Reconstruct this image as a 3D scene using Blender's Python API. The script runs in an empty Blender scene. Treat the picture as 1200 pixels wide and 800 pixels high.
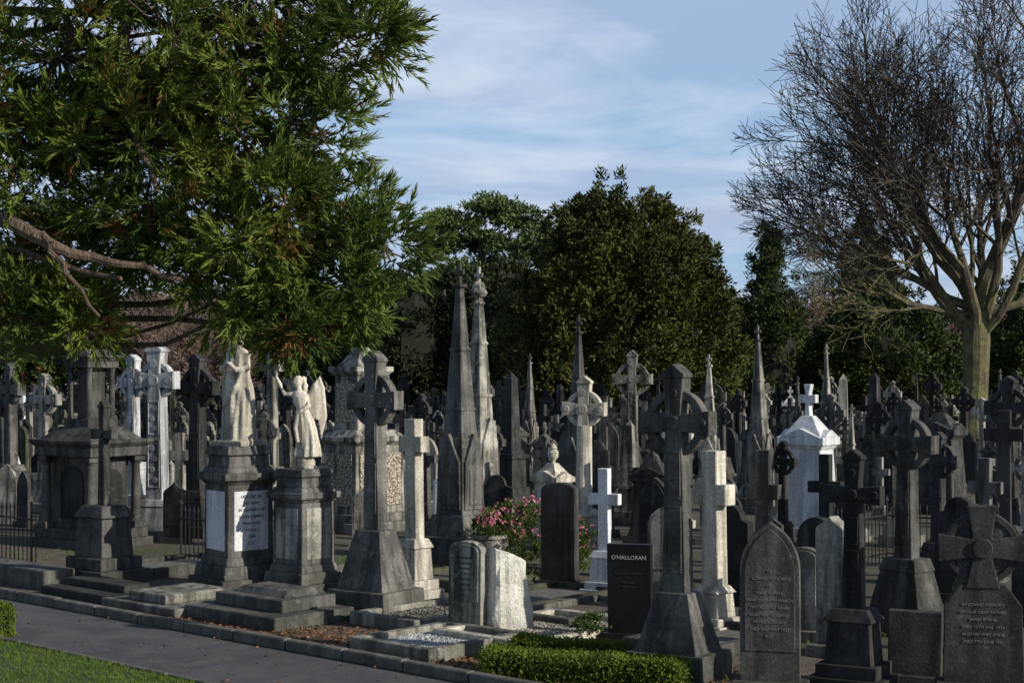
import bpy, math, random
import numpy as np
from mathutils import Vector, Matrix, noise as mnoise
random.seed(7); rng=np.random.default_rng(7)
scene=bpy.context.scene
COL=scene.collection
pi=math.pi
# ---------------------------------------------------------------- camera
cam=bpy.data.objects.new("camera",bpy.data.cameras.new("camera")); COL.objects.link(cam)
cam.location=(0,0,3.0); cam.rotation_euler=(pi/2,0,0)
cam.data.lens=54; cam.data.sensor_width=36; cam.data.shift_y=0.0333
cam.data.clip_end=6000; scene.camera=cam
scene.view_settings.view_transform='Standard'; scene.view_settings.look='None'; scene.view_settings.exposure=0
# ---------------------------------------------------------------- light
SE=math.radians(24); SA=math.radians(116)
S=Vector((math.sin(SA)*math.cos(SE),math.cos(SA)*math.cos(SE),math.sin(SE)))
sl=bpy.data.lights.new("sun",'SUN'); sl.energy=5.0; sl.angle=math.radians(0.5); sl.color=(1.0,0.93,0.81)
so=bpy.data.objects.new("sun",sl); COL.objects.link(so); so.rotation_euler=S.to_track_quat('Z','Y').to_euler(); so.location=(60,-20,40)
w=bpy.data.worlds.new("World"); scene.world=w; w.use_nodes=True
nt=w.node_tree; nt.nodes.clear()
def N(nt,t,**k):
    n=nt.nodes.new(t)
    for a,b in k.items(): setattr(n,a,b)
    return n
def L(nt,a,b): nt.links.new(a,b)
def mixc(nt,fac,a,b,blend='MIX'):
    m=N(nt,'ShaderNodeMix',data_type='RGBA',blend_type=blend)
    for i,v in ((0,fac),(6,a),(7,b)):
        if isinstance(v,(int,float)): m.inputs[i].default_value=v
        elif isinstance(v,tuple): m.inputs[i].default_value=(v[0],v[1],v[2],1)
        else: L(nt,v,m.inputs[i])
    return m.outputs[2]
def mth(nt,op,a,b=0.0,clamp=False):
    m=N(nt,'ShaderNodeMath',operation=op,use_clamp=clamp)
    for i,v in ((0,a),(1,b)):
        if isinstance(v,(int,float)): m.inputs[i].default_value=v
        else: L(nt,v,m.inputs[i])
    return m.outputs[0]
def maprange(nt,v,a,b,c=0.0,d=1.0):
    m=N(nt,'ShaderNodeMapRange'); L(nt,v,m.inputs[0])
    for i,x in zip((1,2,3,4),(a,b,c,d)): m.inputs[i].default_value=x
    return m.outputs[0]
def noisen(nt,vec,scale,detail=6,rough=.6,dist=0.0):
    n=N(nt,'ShaderNodeTexNoise'); n.inputs['Scale'].default_value=scale; n.inputs['Detail'].default_value=detail
    n.inputs['Roughness'].default_value=rough; n.inputs['Distortion'].default_value=dist
    if vec is not None: L(nt,vec,n.inputs['Vector'])
    return n.outputs[0]
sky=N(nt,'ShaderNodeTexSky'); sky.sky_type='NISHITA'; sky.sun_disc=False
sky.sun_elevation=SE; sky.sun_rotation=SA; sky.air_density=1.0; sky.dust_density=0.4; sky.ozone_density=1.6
tc=N(nt,'ShaderNodeTexCoord'); sp=N(nt,'ShaderNodeSeparateXYZ'); L(nt,tc.outputs['Generated'],sp.inputs[0])
den=mth(nt,'ADD',mth(nt,'MAXIMUM',sp.outputs[2],0.0),0.16)
cb=N(nt,'ShaderNodeCombineXYZ'); L(nt,mth(nt,'DIVIDE',sp.outputs[0],den),cb.inputs[0]); L(nt,mth(nt,'DIVIDE',sp.outputs[1],den),cb.inputs[1])
c1=noisen(nt,cb.outputs[0],0.75,4,.55,.5)
mp=N(nt,'ShaderNodeMapping'); mp.inputs['Scale'].default_value=(0.9,1.5,1); mp.inputs['Location'].default_value=(3.1,7.7,0); mp.inputs['Rotation'].default_value=(0,0,.25); L(nt,cb.outputs[0],mp.inputs[0])
c2=noisen(nt,mp.outputs[0],1.3,7,.6,.4)
bluesky=mixc(nt,0.6,sky.outputs[0],(3.4,5.6,8.9))
grey=maprange(nt,c1,.44,.60); white=maprange(nt,c2,.44,.64)
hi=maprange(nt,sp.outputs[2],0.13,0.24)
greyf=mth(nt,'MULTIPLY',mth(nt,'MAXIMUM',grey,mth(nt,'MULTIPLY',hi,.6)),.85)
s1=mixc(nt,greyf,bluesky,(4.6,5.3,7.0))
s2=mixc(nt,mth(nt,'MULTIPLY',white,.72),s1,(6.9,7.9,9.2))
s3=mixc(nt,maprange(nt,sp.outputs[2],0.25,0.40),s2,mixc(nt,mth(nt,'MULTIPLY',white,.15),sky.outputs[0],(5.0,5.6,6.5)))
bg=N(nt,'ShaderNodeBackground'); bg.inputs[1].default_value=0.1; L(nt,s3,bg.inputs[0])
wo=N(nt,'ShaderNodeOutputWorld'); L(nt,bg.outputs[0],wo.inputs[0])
# ---------------------------------------------------------------- materials
def newmat(name):
    m=bpy.data.materials.new(name); m.use_nodes=True; nt=m.node_tree
    b=nt.nodes['Principled BSDF']; return m,nt,b
def stone(name,c1,c2,c3,spots=.35,rough=.85,bump=.3,streak=.7,pale=(.42,.41,.36),var=.3,wet=0.0):
    m,nt,b=newmat(name)
    tc=N(nt,'ShaderNodeTexCoord'); oi=N(nt,'ShaderNodeObjectInfo')
    r=mth(nt,'MULTIPLY',oi.outputs['Random'],57.0)
    cb=N(nt,'ShaderNodeCombineXYZ')
    for i in range(3): L(nt,r,cb.inputs[i])
    va=N(nt,'ShaderNodeVectorMath',operation='ADD'); L(nt,tc.outputs['Object'],va.inputs[0]); L(nt,cb.outputs[0],va.inputs[1])
    v=va.outputs[0]
    n1=maprange(nt,noisen(nt,v,1.7,3,.62,.3),.38,.62)
    mp=N(nt,'ShaderNodeMapping'); mp.inputs['Scale'].default_value=(7,7,.7); L(nt,v,mp.inputs[0])
    n2=maprange(nt,noisen(nt,mp.outputs[0],1.0,3,.55,.3),.44,.62)
    n3=maprange(nt,noisen(nt,v,8,4,.7,0),.57,.68)
    n5=noisen(nt,v,38,3,.7)
    col=mixc(nt,n1,c1,c2)
    col=mixc(nt,mth(nt,'MULTIPLY',n2,streak),col,c3)
    col=mixc(nt,mth(nt,'MULTIPLY',n3,spots),col,pale)
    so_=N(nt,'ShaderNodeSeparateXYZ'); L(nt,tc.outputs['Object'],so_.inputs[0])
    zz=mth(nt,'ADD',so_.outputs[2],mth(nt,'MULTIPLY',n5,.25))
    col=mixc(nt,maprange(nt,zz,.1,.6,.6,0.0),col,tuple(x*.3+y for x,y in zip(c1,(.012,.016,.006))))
    br=mth(nt,'MULTIPLY',maprange(nt,oi.outputs['Random'],0,1,1-var,1+var),maprange(nt,n5,.3,.7,.68,1.32))
    cbb=N(nt,'ShaderNodeCombineXYZ')
    for i in range(3): L(nt,br,cbb.inputs[i])
    vm=N(nt,'ShaderNodeVectorMath',operation='MULTIPLY'); L(nt,col,vm.inputs[0]); L(nt,cbb.outputs[0],vm.inputs[1])
    L(nt,vm.outputs[0],b.inputs['Base Color']); b.inputs['Roughness'].default_value=rough
    b.inputs['Specular IOR Level'].default_value=.18+wet
    bp=N(nt,'ShaderNodeBump'); bp.inputs['Strength'].default_value=bump; bp.inputs['Distance'].default_value=.02
    L(nt,n5,bp.inputs['Height']); L(nt,bp.outputs[0],b.inputs['Normal'])
    return m
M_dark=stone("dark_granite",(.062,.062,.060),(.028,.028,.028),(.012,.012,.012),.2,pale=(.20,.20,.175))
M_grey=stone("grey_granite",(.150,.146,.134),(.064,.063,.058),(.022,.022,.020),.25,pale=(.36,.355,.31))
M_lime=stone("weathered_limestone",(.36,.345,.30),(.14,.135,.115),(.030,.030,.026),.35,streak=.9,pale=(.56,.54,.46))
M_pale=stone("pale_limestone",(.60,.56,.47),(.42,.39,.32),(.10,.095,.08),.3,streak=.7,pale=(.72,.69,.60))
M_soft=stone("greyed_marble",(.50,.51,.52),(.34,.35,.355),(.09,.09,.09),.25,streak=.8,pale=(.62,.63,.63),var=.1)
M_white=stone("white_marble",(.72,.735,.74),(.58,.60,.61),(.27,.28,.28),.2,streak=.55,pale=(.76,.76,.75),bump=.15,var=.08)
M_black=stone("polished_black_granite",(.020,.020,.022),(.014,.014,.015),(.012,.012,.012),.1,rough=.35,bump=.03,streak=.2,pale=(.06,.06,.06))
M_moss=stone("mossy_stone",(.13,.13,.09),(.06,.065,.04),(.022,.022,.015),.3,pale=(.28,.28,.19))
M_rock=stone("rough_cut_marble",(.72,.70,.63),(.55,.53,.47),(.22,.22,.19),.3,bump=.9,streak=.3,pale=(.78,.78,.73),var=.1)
def simple(name,c,rough=.8,metal=0):
    m,nt,b=newmat(name); 
    tc=N(nt,'ShaderNodeTexCoord'); n=noisen(nt,tc.outputs['Object'],9,3,.6)
    L(nt,mixc(nt,n,tuple(x*.7 for x in c),tuple(min(1,x*1.3) for x in c)),b.inputs['Base Color'])
    b.inputs['Roughness'].default_value=rough; b.inputs['Metallic'].default_value=metal; return m
M_iron=simple("black_iron",(.015,.015,.016),.5)
M_gold=simple("gilt_metal",(.55,.36,.10),.35,.8)
M_letter=simple("dark_lettering",(.05,.05,.045),.8)
M_lettp=simple("pale_lettering",(.22,.22,.20),.8)
M_lettw=simple("white_lettering",(.5,.5,.46),.8)
def foliage(name,a,b_,c,transl=.0,nscale=.9,brown=None,bth=(.6,.68)):
    m,nt,b=newmat(name)
    g=N(nt,'ShaderNodeNewGeometry'); tc=N(nt,'ShaderNodeTexCoord')
    n=maprange(nt,noisen(nt,tc.outputs['Object'],nscale,2,.6),.38,.62)
    col=mixc(nt,g.outputs['Random Per Island'],a,b_)
    col=mixc(nt,mth(nt,'MULTIPLY',n,.75),col,c)
    if brown:
        nb=maprange(nt,noisen(nt,tc.outputs['Object'],2.6,2,.5),bth[0],bth[1])
        col=mixc(nt,mth(nt,'MULTIPLY',nb,mth(nt,'GREATER_THAN',g.outputs['Random Per Island'],.35)),col,brown)
    L(nt,col,b.inputs['Base Color']); b.inputs['Roughness'].default_value=.65; b.inputs['Specular IOR Level'].default_value=.15
    if transl>0:
        tr=N(nt,'ShaderNodeBsdfTranslucent'); L(nt,col,tr.inputs[0])
        ms=N(nt,'ShaderNodeMixShader'); ms.inputs[0].default_value=transl
        o=nt.nodes['Material Output']; L(nt,b.outputs[0],ms.inputs[1]); L(nt,tr.outputs[0],ms.inputs[2]); L(nt,ms.outputs[0],o.inputs[0])
    return m
F_seq=foliage("sequoia_foliage",(.036,.072,.020),(.12,.175,.035),(.18,.23,.04),.15,1.1,brown=(.20,.095,.035),bth=(.59,.66))
F_yew=foliage("yew_foliage",(.018,.030,.008),(.060,.076,.018),(.105,.110,.024),0,.35)
F_pine=foliage("pine_foliage",(.05,.085,.03),(.11,.16,.055),(.14,.18,.055),0,.3)
F_dark=foliage("dark_conifer_foliage",(.013,.022,.010),(.028,.040,.016),(.040,.047,.016),0,.3)
F_green=foliage("evergreen_foliage",(.020,.038,.010),(.052,.080,.020),(.075,.10,.024),0,.4)
F_box=foliage("box_hedge_foliage",(.05,.09,.012),(.12,.18,.025),(.17,.22,.03),.2,3)
F_shrub=foliage("shrub_foliage",(.03,.06,.015),(.08,.12,.03),(.10,.14,.03),.2,3)
F_pink=foliage("pink_petals",(.70,.20,.30),(.75,.48,.50),(.65,.15,.22),.2,6)
F_grass=foliage("grass_blades",(.06,.115,.016),(.12,.19,.026),(.15,.21,.03),.2,2)
F_leaf=foliage("fallen_leaves",(.16,.075,.03),(.28,.14,.06),(.10,.05,.025),0,5)
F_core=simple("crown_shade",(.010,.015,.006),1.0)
def bark(name,a,b_,moss=None,mz=(6,12),sc=3):
    m,nt,b=newmat(name); tc=N(nt,'ShaderNodeTexCoord')
    mp=N(nt,'ShaderNodeMapping'); mp.inputs['Scale'].default_value=(3,3,.7); L(nt,tc.outputs['Object'],mp.inputs[0])
    n=noisen(nt,mp.outputs[0],sc,4,.65)
    col=mixc(nt,maprange(nt,n,.35,.65),a,b_)
    if moss:
        s=N(nt,'ShaderNodeSeparateXYZ'); L(nt,tc.outputs['Object'],s.inputs[0])
        f=maprange(nt,s.outputs[2],mz[0],mz[1],1,0)
        col=mixc(nt,mth(nt,'MULTIPLY',f,maprange(nt,noisen(nt,tc.outputs['Object'],2.2,4,.65),.40,.62)),col,moss)
    L(nt,col,b.inputs['Base Color']); b.inputs['Roughness'].default_value=.9
    bp=N(nt,'ShaderNodeBump'); bp.inputs['Strength'].default_value=.7; bp.inputs['Distance'].default_value=.08; L(nt,n,bp.inputs['Height']); L(nt,bp.outputs[0],b.inputs['Normal'])
    return m
B_beech=bark("beech_bark",(.10,.082,.055),(.04,.032,.025),(.15,.145,.05),(5,8.5),5)
B_seq=bark("sequoia_bark",(.17,.12,.085),(.06,.038,.025),sc=8)
B_twig=bark("winter_twigs",(.20,.145,.115),(.13,.085,.065))
B_dark=bark("conifer_bark",(.08,.055,.04),(.04,.03,.02))
# ---------------------------------------------------------------- mesh builder
class MB:
    def __init__(s): s.v=[];s.f=[];s.m=[];s.mi=0
    def add(s,vs,fs,m=None):
        o=len(s.v); s.v+= [tuple(p) for p in vs]; s.f+=[tuple(i+o for i in f) for f in fs]; s.m+=[s.mi if m is None else m]*len(fs)
    def box(s,x,y,z,sx,sy,h,tx=1,ty=1,m=None,rot=0):
        c,sn=math.cos(rot),math.sin(rot); vs=[]
        for zz,kx,ky in ((z,1,1),(z+h,tx,ty)):
            for a,b in ((-1,-1),(1,-1),(1,1),(-1,1)):
                px,py=a*sx/2*kx,b*sy/2*ky
                vs.append((x+px*c-py*sn,y+px*sn+py*c,zz))
        s.add(vs,[(3,2,1,0),(4,5,6,7),(0,1,5,4),(1,2,6,5),(2,3,7,6),(3,0,4,7)],m)
    def prism(s,poly,y0,y1,m=None,rot=0,cx=0,cy=0):
        n=len(poly); c,sn=math.cos(rot),math.sin(rot)
        vs=[(cx+p[0]*c-y*sn,cy+p[0]*sn+y*c,p[1]) for y in (y0,y1) for p in poly]
        fs=[tuple(range(n)),tuple(range(2*n-1,n-1,-1))]+[(i,i+n,(i+1)%n+n,(i+1)%n) for i in range(n)]
        s.add(vs,fs,m)
    def cyl(s,x,y,z,r0,r1,h,n=16,m=None,rot=0):
        vs=[(x+r*math.cos(rot+2*pi*i/n),y+r*math.sin(rot+2*pi*i/n),zz) for r,zz in ((r0,z),(r1,z+h)) for i in range(n)]
        s.add(vs,[tuple(range(n-1,-1,-1)),tuple(range(n,2*n))]+[(i,(i+1)%n,(i+1)%n+n,i+n) for i in range(n)],m)
    def lathe(s,x,y,z,prof,n=20,m=None):
        vs=[(x+r*math.cos(2*pi*i/n),y+r*math.sin(2*pi*i/n),z+zz) for r,zz in prof for i in range(n)]
        k=len(prof); fs=[tuple(range(n-1,-1,-1)),tuple(range((k-1)*n,k*n))]
        for j in range(k-1):
            fs+=[(j*n+i,j*n+(i+1)%n,(j+1)*n+(i+1)%n,(j+1)*n+i) for i in range(n)]
        s.add(vs,fs,m)
    def ring(s,cx,cz,ro,ri,y0,y1,n=32,m=None):
        vs=[];fs=[]
        for i in range(n):
            a=2*pi*i/n; c,sn=math.cos(a),math.sin(a)
            vs+=[(cx+ro*c,y0,cz+ro*sn),(cx+ri*c,y0,cz+ri*sn),(cx+ri*c,y1,cz+ri*sn),(cx+ro*c,y1,cz+ro*sn)]
        for i in range(n):
            a=4*i;b=4*((i+1)%n)
            for k in range(4): fs.append((a+k,b+k,b+(k+1)%4,a+(k+1)%4))
        s.add(vs,fs,m)
    def disc(s,cx,cz,r,y0,y1,n=20,m=None):
        s.prism([(cx+r*math.cos(2*pi*i/n),cz+r*math.sin(2*pi*i/n)) for i in range(n)],y0,y1,m)
    def tube(s,pts,rad,n=6,m=None,caps=True):
        pts=[Vector(p) for p in pts]; k=len(pts); vs=[]; up=Vector((0,0,1))
        for j in range(k):
            d=(pts[min(j+1,k-1)]-pts[max(j-1,0)]); d.normalize()
            u=up if abs(d.z)<.9 else Vector((0,1,0))
            a=d.cross(u).normalized(); b=d.cross(a)
            for i in range(n):
                t=2*pi*i/n; q=pts[j]+(a*math.cos(t)+b*math.sin(t))*rad[j]; vs.append((q.x,q.y,q.z))
        fs=[]
        for j in range(k-1): fs+=[(j*n+i,j*n+(i+1)%n,(j+1)*n+(i+1)%n,(j+1)*n+i) for i in range(n)]
        if caps: fs+=[tuple(range(n-1,-1,-1)),tuple(range((k-1)*n,k*n))]
        s.add(vs,fs,m)
    def ball(s,c,r,n=12,m=None):
        rr=r if isinstance(r,tuple) else (r,r,r); vs=[];fs=[];h=n//2
        for j in range(h+1):
            t=pi*j/h
            for i in range(n):
                a=2*pi*i/n; rs=max(math.sin(t),.02)
                vs.append((c[0]+rr[0]*rs*math.cos(a),c[1]+rr[1]*rs*math.sin(a),c[2]-rr[2]*math.cos(t)))
        for j in range(h): fs+=[(j*n+i,j*n+(i+1)%n,(j+1)*n+(i+1)%n,(j+1)*n+i) for i in range(n)]
        fs+=[tuple(range(n-1,-1,-1)),tuple(range(h*n,(h+1)*n))]
        s.add(vs,fs,m)
    def loft(s,rings,n=56,folds=0,amp=0,m=None):
        vs=[];k=len(rings)
        for (cx,cy,z,rx,ry,am) in rings:
            for i in range(n):
                a=2*pi*i/n
                q=1+am*(.6*math.sin(folds*a+z*3.5)+.4*math.sin((folds*1.7)//1*a-z*5+1.3))
                vs.append((cx+rx*q*math.cos(a),cy+ry*q*math.sin(a),z))
        fs=[tuple(range(n-1,-1,-1)),tuple(range((k-1)*n,k*n))]
        for j in range(k-1): fs+=[(j*n+i,j*n+(i+1)%n,(j+1)*n+(i+1)%n,(j+1)*n+i) for i in range(n)]
        s.add(vs,fs,m)
    def append(s,o,x,y,yaw,sc,mat,szz=1):
        c,sn=math.cos(yaw)*sc,math.sin(yaw)*sc; k=len(s.v)
        s.v+=[(x+p[0]*c-p[1]*sn,y+p[0]*sn+p[1]*c,p[2]*sc*szz) for p in o.v]
        s.f+=[tuple(i+k for i in f) for f in o.f]; s.m+=[mat]*len(o.f)
    def mesh(s,name):
        me=bpy.data.meshes.new(name); me.from_pydata(s.v,[],s.f); me.polygons.foreach_set('material_index',s.m); me.update(); return me
def mk(name,me,mats,loc=(0,0,0),yaw=0,bevel=0,parent=None):
    o=bpy.data.objects.new(name,me); COL.objects.link(o); o.location=loc; o.rotation_euler=(0,0,yaw)
    for m in mats: me.materials.append(m)
    if bevel:
        b=o.modifiers.new("bevel",'BEVEL'); b.width=bevel; b.segments=1; b.limit_method='ANGLE'; b.angle_limit=math.radians(38)
    if parent: o.parent=parent
    return o
def empty(name,loc=(0,0,0),yaw=0):
    o=bpy.data.objects.new(name,None); COL.objects.link(o); o.location=loc; o.rotation_euler=(0,0,yaw); return o
PLACED=[]
def place(name,mb,X,Y,yaw,mats,bevel=.008,z=0):
    if not isinstance(mats,(list,tuple)): mats=[mats]
    PLACED.append((X,Y)); o=mk(name,mb.mesh(name),mats,(X,Y,z),math.radians(yaw),bevel)
    o.rotation_euler[0]=random.uniform(-.008,.008); o.rotation_euler[1]=random.uniform(-.012,.012); return o
def inscribe(par,lines,zt,size,y,mat,lh=1.45,x=0,rotz=0,yx=0):
    for i,t in enumerate(lines):
        cu=bpy.data.curves.new("inscription",'FONT'); cu.body=t; cu.size=size; cu.align_x='CENTER'; cu.extrude=.0015
        cu.materials.append(mat)
        o=bpy.data.objects.new("inscription",cu); COL.objects.link(o); o.parent=par
        o.location=(x,y-.003,zt-i*size*lh); o.rotation_euler=(pi/2,0,rotz)
        if rotz: o.location=(yx,x,zt-i*size*lh)
# ---------------------------------------------------------------- monuments
def crosspoly(z0,H,s0,s1,az,A,c,e,et):
    R=[(s0/2,z0),(s1*.46,az-c*.9),(c*.42,az-c*.42),(A/2,az-e/2),(A/2,az+e/2),(c*.42,az+c*.42),(s1*.44,az+c*.9),(et/2,H)]
    return R+[(-x,z) for x,z in reversed(R)]
def pedestal(mb,bw,ph,style=0):
    if style==0:
        mb.box(0,0,0,bw,bw*.8,ph*.24); mb.box(0,0,ph*.235,bw*.84,bw*.66,ph*.6,.66,.7); mb.box(0,0,ph*.83,bw*.60,bw*.5,ph*.17,.82,.8)
    elif style==1:
        mb.box(0,0,0,bw,bw*.85,ph*.18); mb.box(0,0,ph*.178,bw*.8,bw*.7,ph*.16); mb.box(0,0,ph*.336,bw*.62,bw*.54,ph*.52,.88,.88); mb.box(0,0,ph*.85,bw*.66,bw*.58,ph*.15,.7,.7)
    else:
        mb.box(0,0,0,bw,bw*.85,ph*.3,.97,.97); mb.box(0,0,ph*.295,bw*.8,bw*.66,ph*.7,.42/.8,.5)
def celtic(H,bw=None,A=None,pf=.28,style=0,cap=True,azf=.81,sw=None,ring=True,carve=True):
    mb=MB(); bw=bw or .3*H; A=A or .29*H; ph=pf*H; pedestal(mb,bw,ph,style)
    s0=sw or .088*H; s1=s0*.8; t=s0*.72; az=azf*H; c=s1; e=s1*1.15; top=H*(.955 if cap else 1)
    mb.prism(crosspoly(ph-.01,top,s0,s1,az,A,c,e,s1*1.1),-t/2,t/2)
    if ring: mb.ring(0,az,A*.42,A*.315,-t*.33,t*.33)
    mb.disc(0,az,s1*.36,-t/2-.018,t/2+.018,14)
    if cap:
        q=s1*1.25; mb.prism([(-q/2,top-.003),(q/2,top-.003),(q/2,top+H*.012),(0,H),(-q/2,top+H*.012)],-t*.56,t*.56)
    if carve:
        for sy in (-1,1):
            y=sy*t/2
            a,b=sorted((y-sy*.004,y+sy*.012))
            zs=[ph+.05*H, ph+.05*H+(az-ph-.05*H)*.48, az-c*1.2]
            for k in range(2):
                z0,z1=zs[k]+.01*H,zs[k+1]-.01*H; ww=s0*(.72-.06*k)
                bar=.012*H*.6
                mb.prism([(-ww/2,z0),(ww/2,z0),(ww/2,z0+bar),(-ww/2,z0+bar)],a,b); mb.prism([(-ww/2,z1-bar),(ww/2,z1-bar),(ww/2,z1),(-ww/2,z1)],a,b)
                for sx in (-1,1):
                    x0=sx*ww/2; x1=x0-sx*bar; lo,hi=min(x0,x1),max(x0,x1)
                    mb.prism([(lo,z0+bar+.002),(hi,z0+bar+.002),(hi,z1-bar-.002),(lo,z1-bar-.002)],a,b-.001)
                for q in range(int((z1-z0)/(ww*.75))): mb.disc((-1)**q*ww*.12,z0+ww*(.55+.75*q),ww*.22,a,b-.003,8)
            for sx in (-1,1): mb.disc(sx*A*.39,az,s1*.26,a,b,10)
            mb.disc(0,az+A*.37,s1*.26,a,b,10)
    return mb
def cross(H,bw=None,A=None,pf=.22,style=1,sw=None,azf=.76):
    mb=MB(); bw=bw or .32*H; A=A or .36*H; ph=pf*H; pedestal(mb,bw,ph,style)
    s=sw or .10*H; t=s*.75; az=azf*H
    R=[(s*.55,ph-.01),(s/2,az-s/2),(A/2,az-s/2*1.02),(A/2,az+s/2*1.02),(s/2,az+s/2),(s/2*1.02,H)]
    mb.prism(R+[(-x,z) for x,z in reversed(R)],-t/2,t/2); return mb
def headpoly(style,wd,z0,H,n=10):
    h=wd/2
    if style=='round': top=[(h*math.cos(a),H-h+h*math.sin(a)) for a in [pi*i/(2*n) for i in range(2*n+1)]]
    elif style=='lowround': top=[(h*math.cos(a),H-h*.45+h*.45*math.sin(a)) for a in [pi*i/(2*n) for i in range(2*n+1)]]
    elif style=='gothic':
        R=2*h*.92; top=[]; cx=h-R; am=math.acos((0-cx)/R)
        zb=H-R*math.sin(am)
        top=[(cx+R*math.cos(am*i/n),zb+R*math.sin(am*i/n)) for i in range(n+1)]; top=top+[(-x,z) for x,z in reversed(top[:-1])]
    elif style=='shoulder':
        r=h*.62; top=[(h,H-r-.05),(h*.78,H-r-.02),(r,H-r)]+[(r*math.cos(a),H-r+r*math.sin(a)) for a in [pi*i/(2*n) for i in range(1,2*n)]]+[(-r,H-r),(-h*.78,H-r-.02),(-h,H-r-.05)]
    elif style=='peak': top=[(h,H-h*.6),(0,H),(-h,H-h*.6)]
    elif style=='ogee':
        top=[(h,H-h*.9),(h*.92,H-h*.72),(h*.6,H-h*.5),(h*.25,H-h*.28),(0,H),(-h*.25,H-h*.28),(-h*.6,H-h*.5),(-h*.92,H-h*.72),(-h,H-h*.9)]
    elif style=='flat': top=[(h,H),(-h,H)]
    return [(-h,z0),(h,z0)]+top
def headstone(H,wd,style='round',t=.11,plinth=True,frame=True):
    mb=MB(); z0=0
    if plinth: mb.box(0,0,0,wd*1.3,t*2.6,.13,.97,.9); z0=.127
    mb.prism(headpoly(style,wd,z0,H),-t/2,t/2)
    if frame and style!='flat':
        mb.prism([(x*.84,z0+.35+(z-z0-.35)*.95) if z>z0+.3 else (x*.84,z0+.28) for x,z in headpoly(style,wd,z0,H)],-t/2-.009,-t/2+.004)
    return mb
def obelisk(H,bw=None):
    mb=MB(); bw=bw or .3*H
    mb.box(0,0,0,bw,bw,.07*H); mb.box(0,0,.069*H,bw*.8,bw*.8,.06*H); mb.box(0,0,.128*H,bw*.6,bw*.6,.22*H,.93,.93); mb.box(0,0,.345*H,bw*.68,bw*.68,.035*H,1.0,1.0)
    mb.box(0,0,.379*H,bw*.5,bw*.5,.03*H,.9,.9); mb.box(0,0,.405*H,bw*.4,bw*.4,.54*H,.62,.62); mb.box(0,0,.944*H,bw*.4*.62,bw*.4*.62,.056*H,.03,.03); return mb
def spire(H,bw=None,n=4,crock=False):
    mb=MB(); bw=bw or .22*H
    mb.box(0,0,0,bw*1.3,bw*1.3,.04*H); mb.box(0,0,.039*H,bw*1.1,bw*1.1,.045*H); mb.box(0,0,.083*H,bw*.95,bw*.95,.07*H,.68,.68)
    mb.box(0,0,.152*H,bw*.56,bw*.56,.24*H,.86,.86)
    for a in range(4):
        r=a*pi/2; w_=bw*.24
        mb.prism([(-w_,.17*H),(w_,.17*H),(w_*.9,.33*H),(0,.33*H+w_*1.9),(-w_*.9,.33*H)],-bw*.30,-bw*.22,rot=r)
        mb.prism([(-w_*.6,.185*H),(w_*.6,.185*H),(w_*.55,.30*H),(0,.30*H+w_*.8),(-w_*.55,.30*H)],-bw*.315,-bw*.29,rot=r)
    mb.box(0,0,.39*H,bw*.46,bw*.46,.02*H); mb.box(0,0,.405*H,bw*.40,bw*.40,.515*H,.24,.24)
    for zf in (.50,.70):
        k=1-(zf-.405)/.515*.76
        mb.box(0,0,zf*H,bw*.40*k+.035,bw*.40*k+.035,.012*H,.98,.98)
    if crock:
        for zz,s in ((.86,.20),(.90,.28),(.93,.2)): mb.ball((0,0,zz*H),(bw*s*.6,bw*s*.6,bw*s*.4),8)
    z=.915*H
    mb.box(0,0,z,bw*.18,bw*.18,.012*H); 
    t=.010*H; mb.prism([(-t*.7,z+.01*H),(t*.7,z+.01*H),(t*.6,z+.045*H),(t*1.9,z+.042*H),(t*1.9,z+.061*H),(t*.6,z+.058*H),(t*.7,H),(-t*.7,H),(-t*.6,z+.058*H),(-t*1.9,z+.061*H),(-t*1.9,z+.042*H),(-t*.6,z+.045*H)],-t*.6,t*.6)
    return mb
def tomb(H,bw,fin='cross'):
    mb=MB()
    mb.box(0,0,0,bw*1.15,bw,.07*H); mb.box(0,0,.069*H,bw,bw*.86,.06*H,.97,.97); mb.box(0,0,.128*H,bw*.86,bw*.72,.12*H,.84,.84)
    mb.box(0,0,.245*H,bw*.72,bw*.60,.36*H,.86,.86); mb.box(0,0,.60*H,bw*.64,bw*.53,.03*H,1.16,1.16); mb.box(0,0,.628*H,bw*.78,bw*.66,.05*H)
    for r in (0,pi/2,pi,-pi/2):
        d=bw*(.33 if r in (0,pi) else .39); w_=bw*(.34 if r in (0,pi) else .29)
        mb.prism([(-w_,.676*H),(w_,.676*H),(0,.676*H+w_*.42)],-d-.004*(1 if r else 2),-d*.4,rot=r)
    mb.box(0,0,.677*H,bw*.66,bw*.56,.13*H,.28,.28)
    if fin=='cross':
        s=.024*H; z=.80*H; m_=.91*H
        mb.prism([(-s*.8,z),(s*.8,z),(s*.5,m_-s),(s*2.3,m_-s*1.1),(s*2.3,m_+s*1.1),(s*.5,m_+s),(s,H),(-s,H),(-s*.5,m_+s),(-s*2.3,m_+s*1.1),(-s*2.3,m_-s*1.1),(-s*.5,m_-s)],-s,s)
    elif fin=='urn':
        mb.lathe(0,0,.80*H,[(.03*H,0),(.02*H,.02*H),(.05*H,.07*H),(.055*H,.11*H),(.03*H,.14*H),(.04*H,.15*H),(.03*H,.17*H),(.004,.2*H)],14)
    return mb
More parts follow.
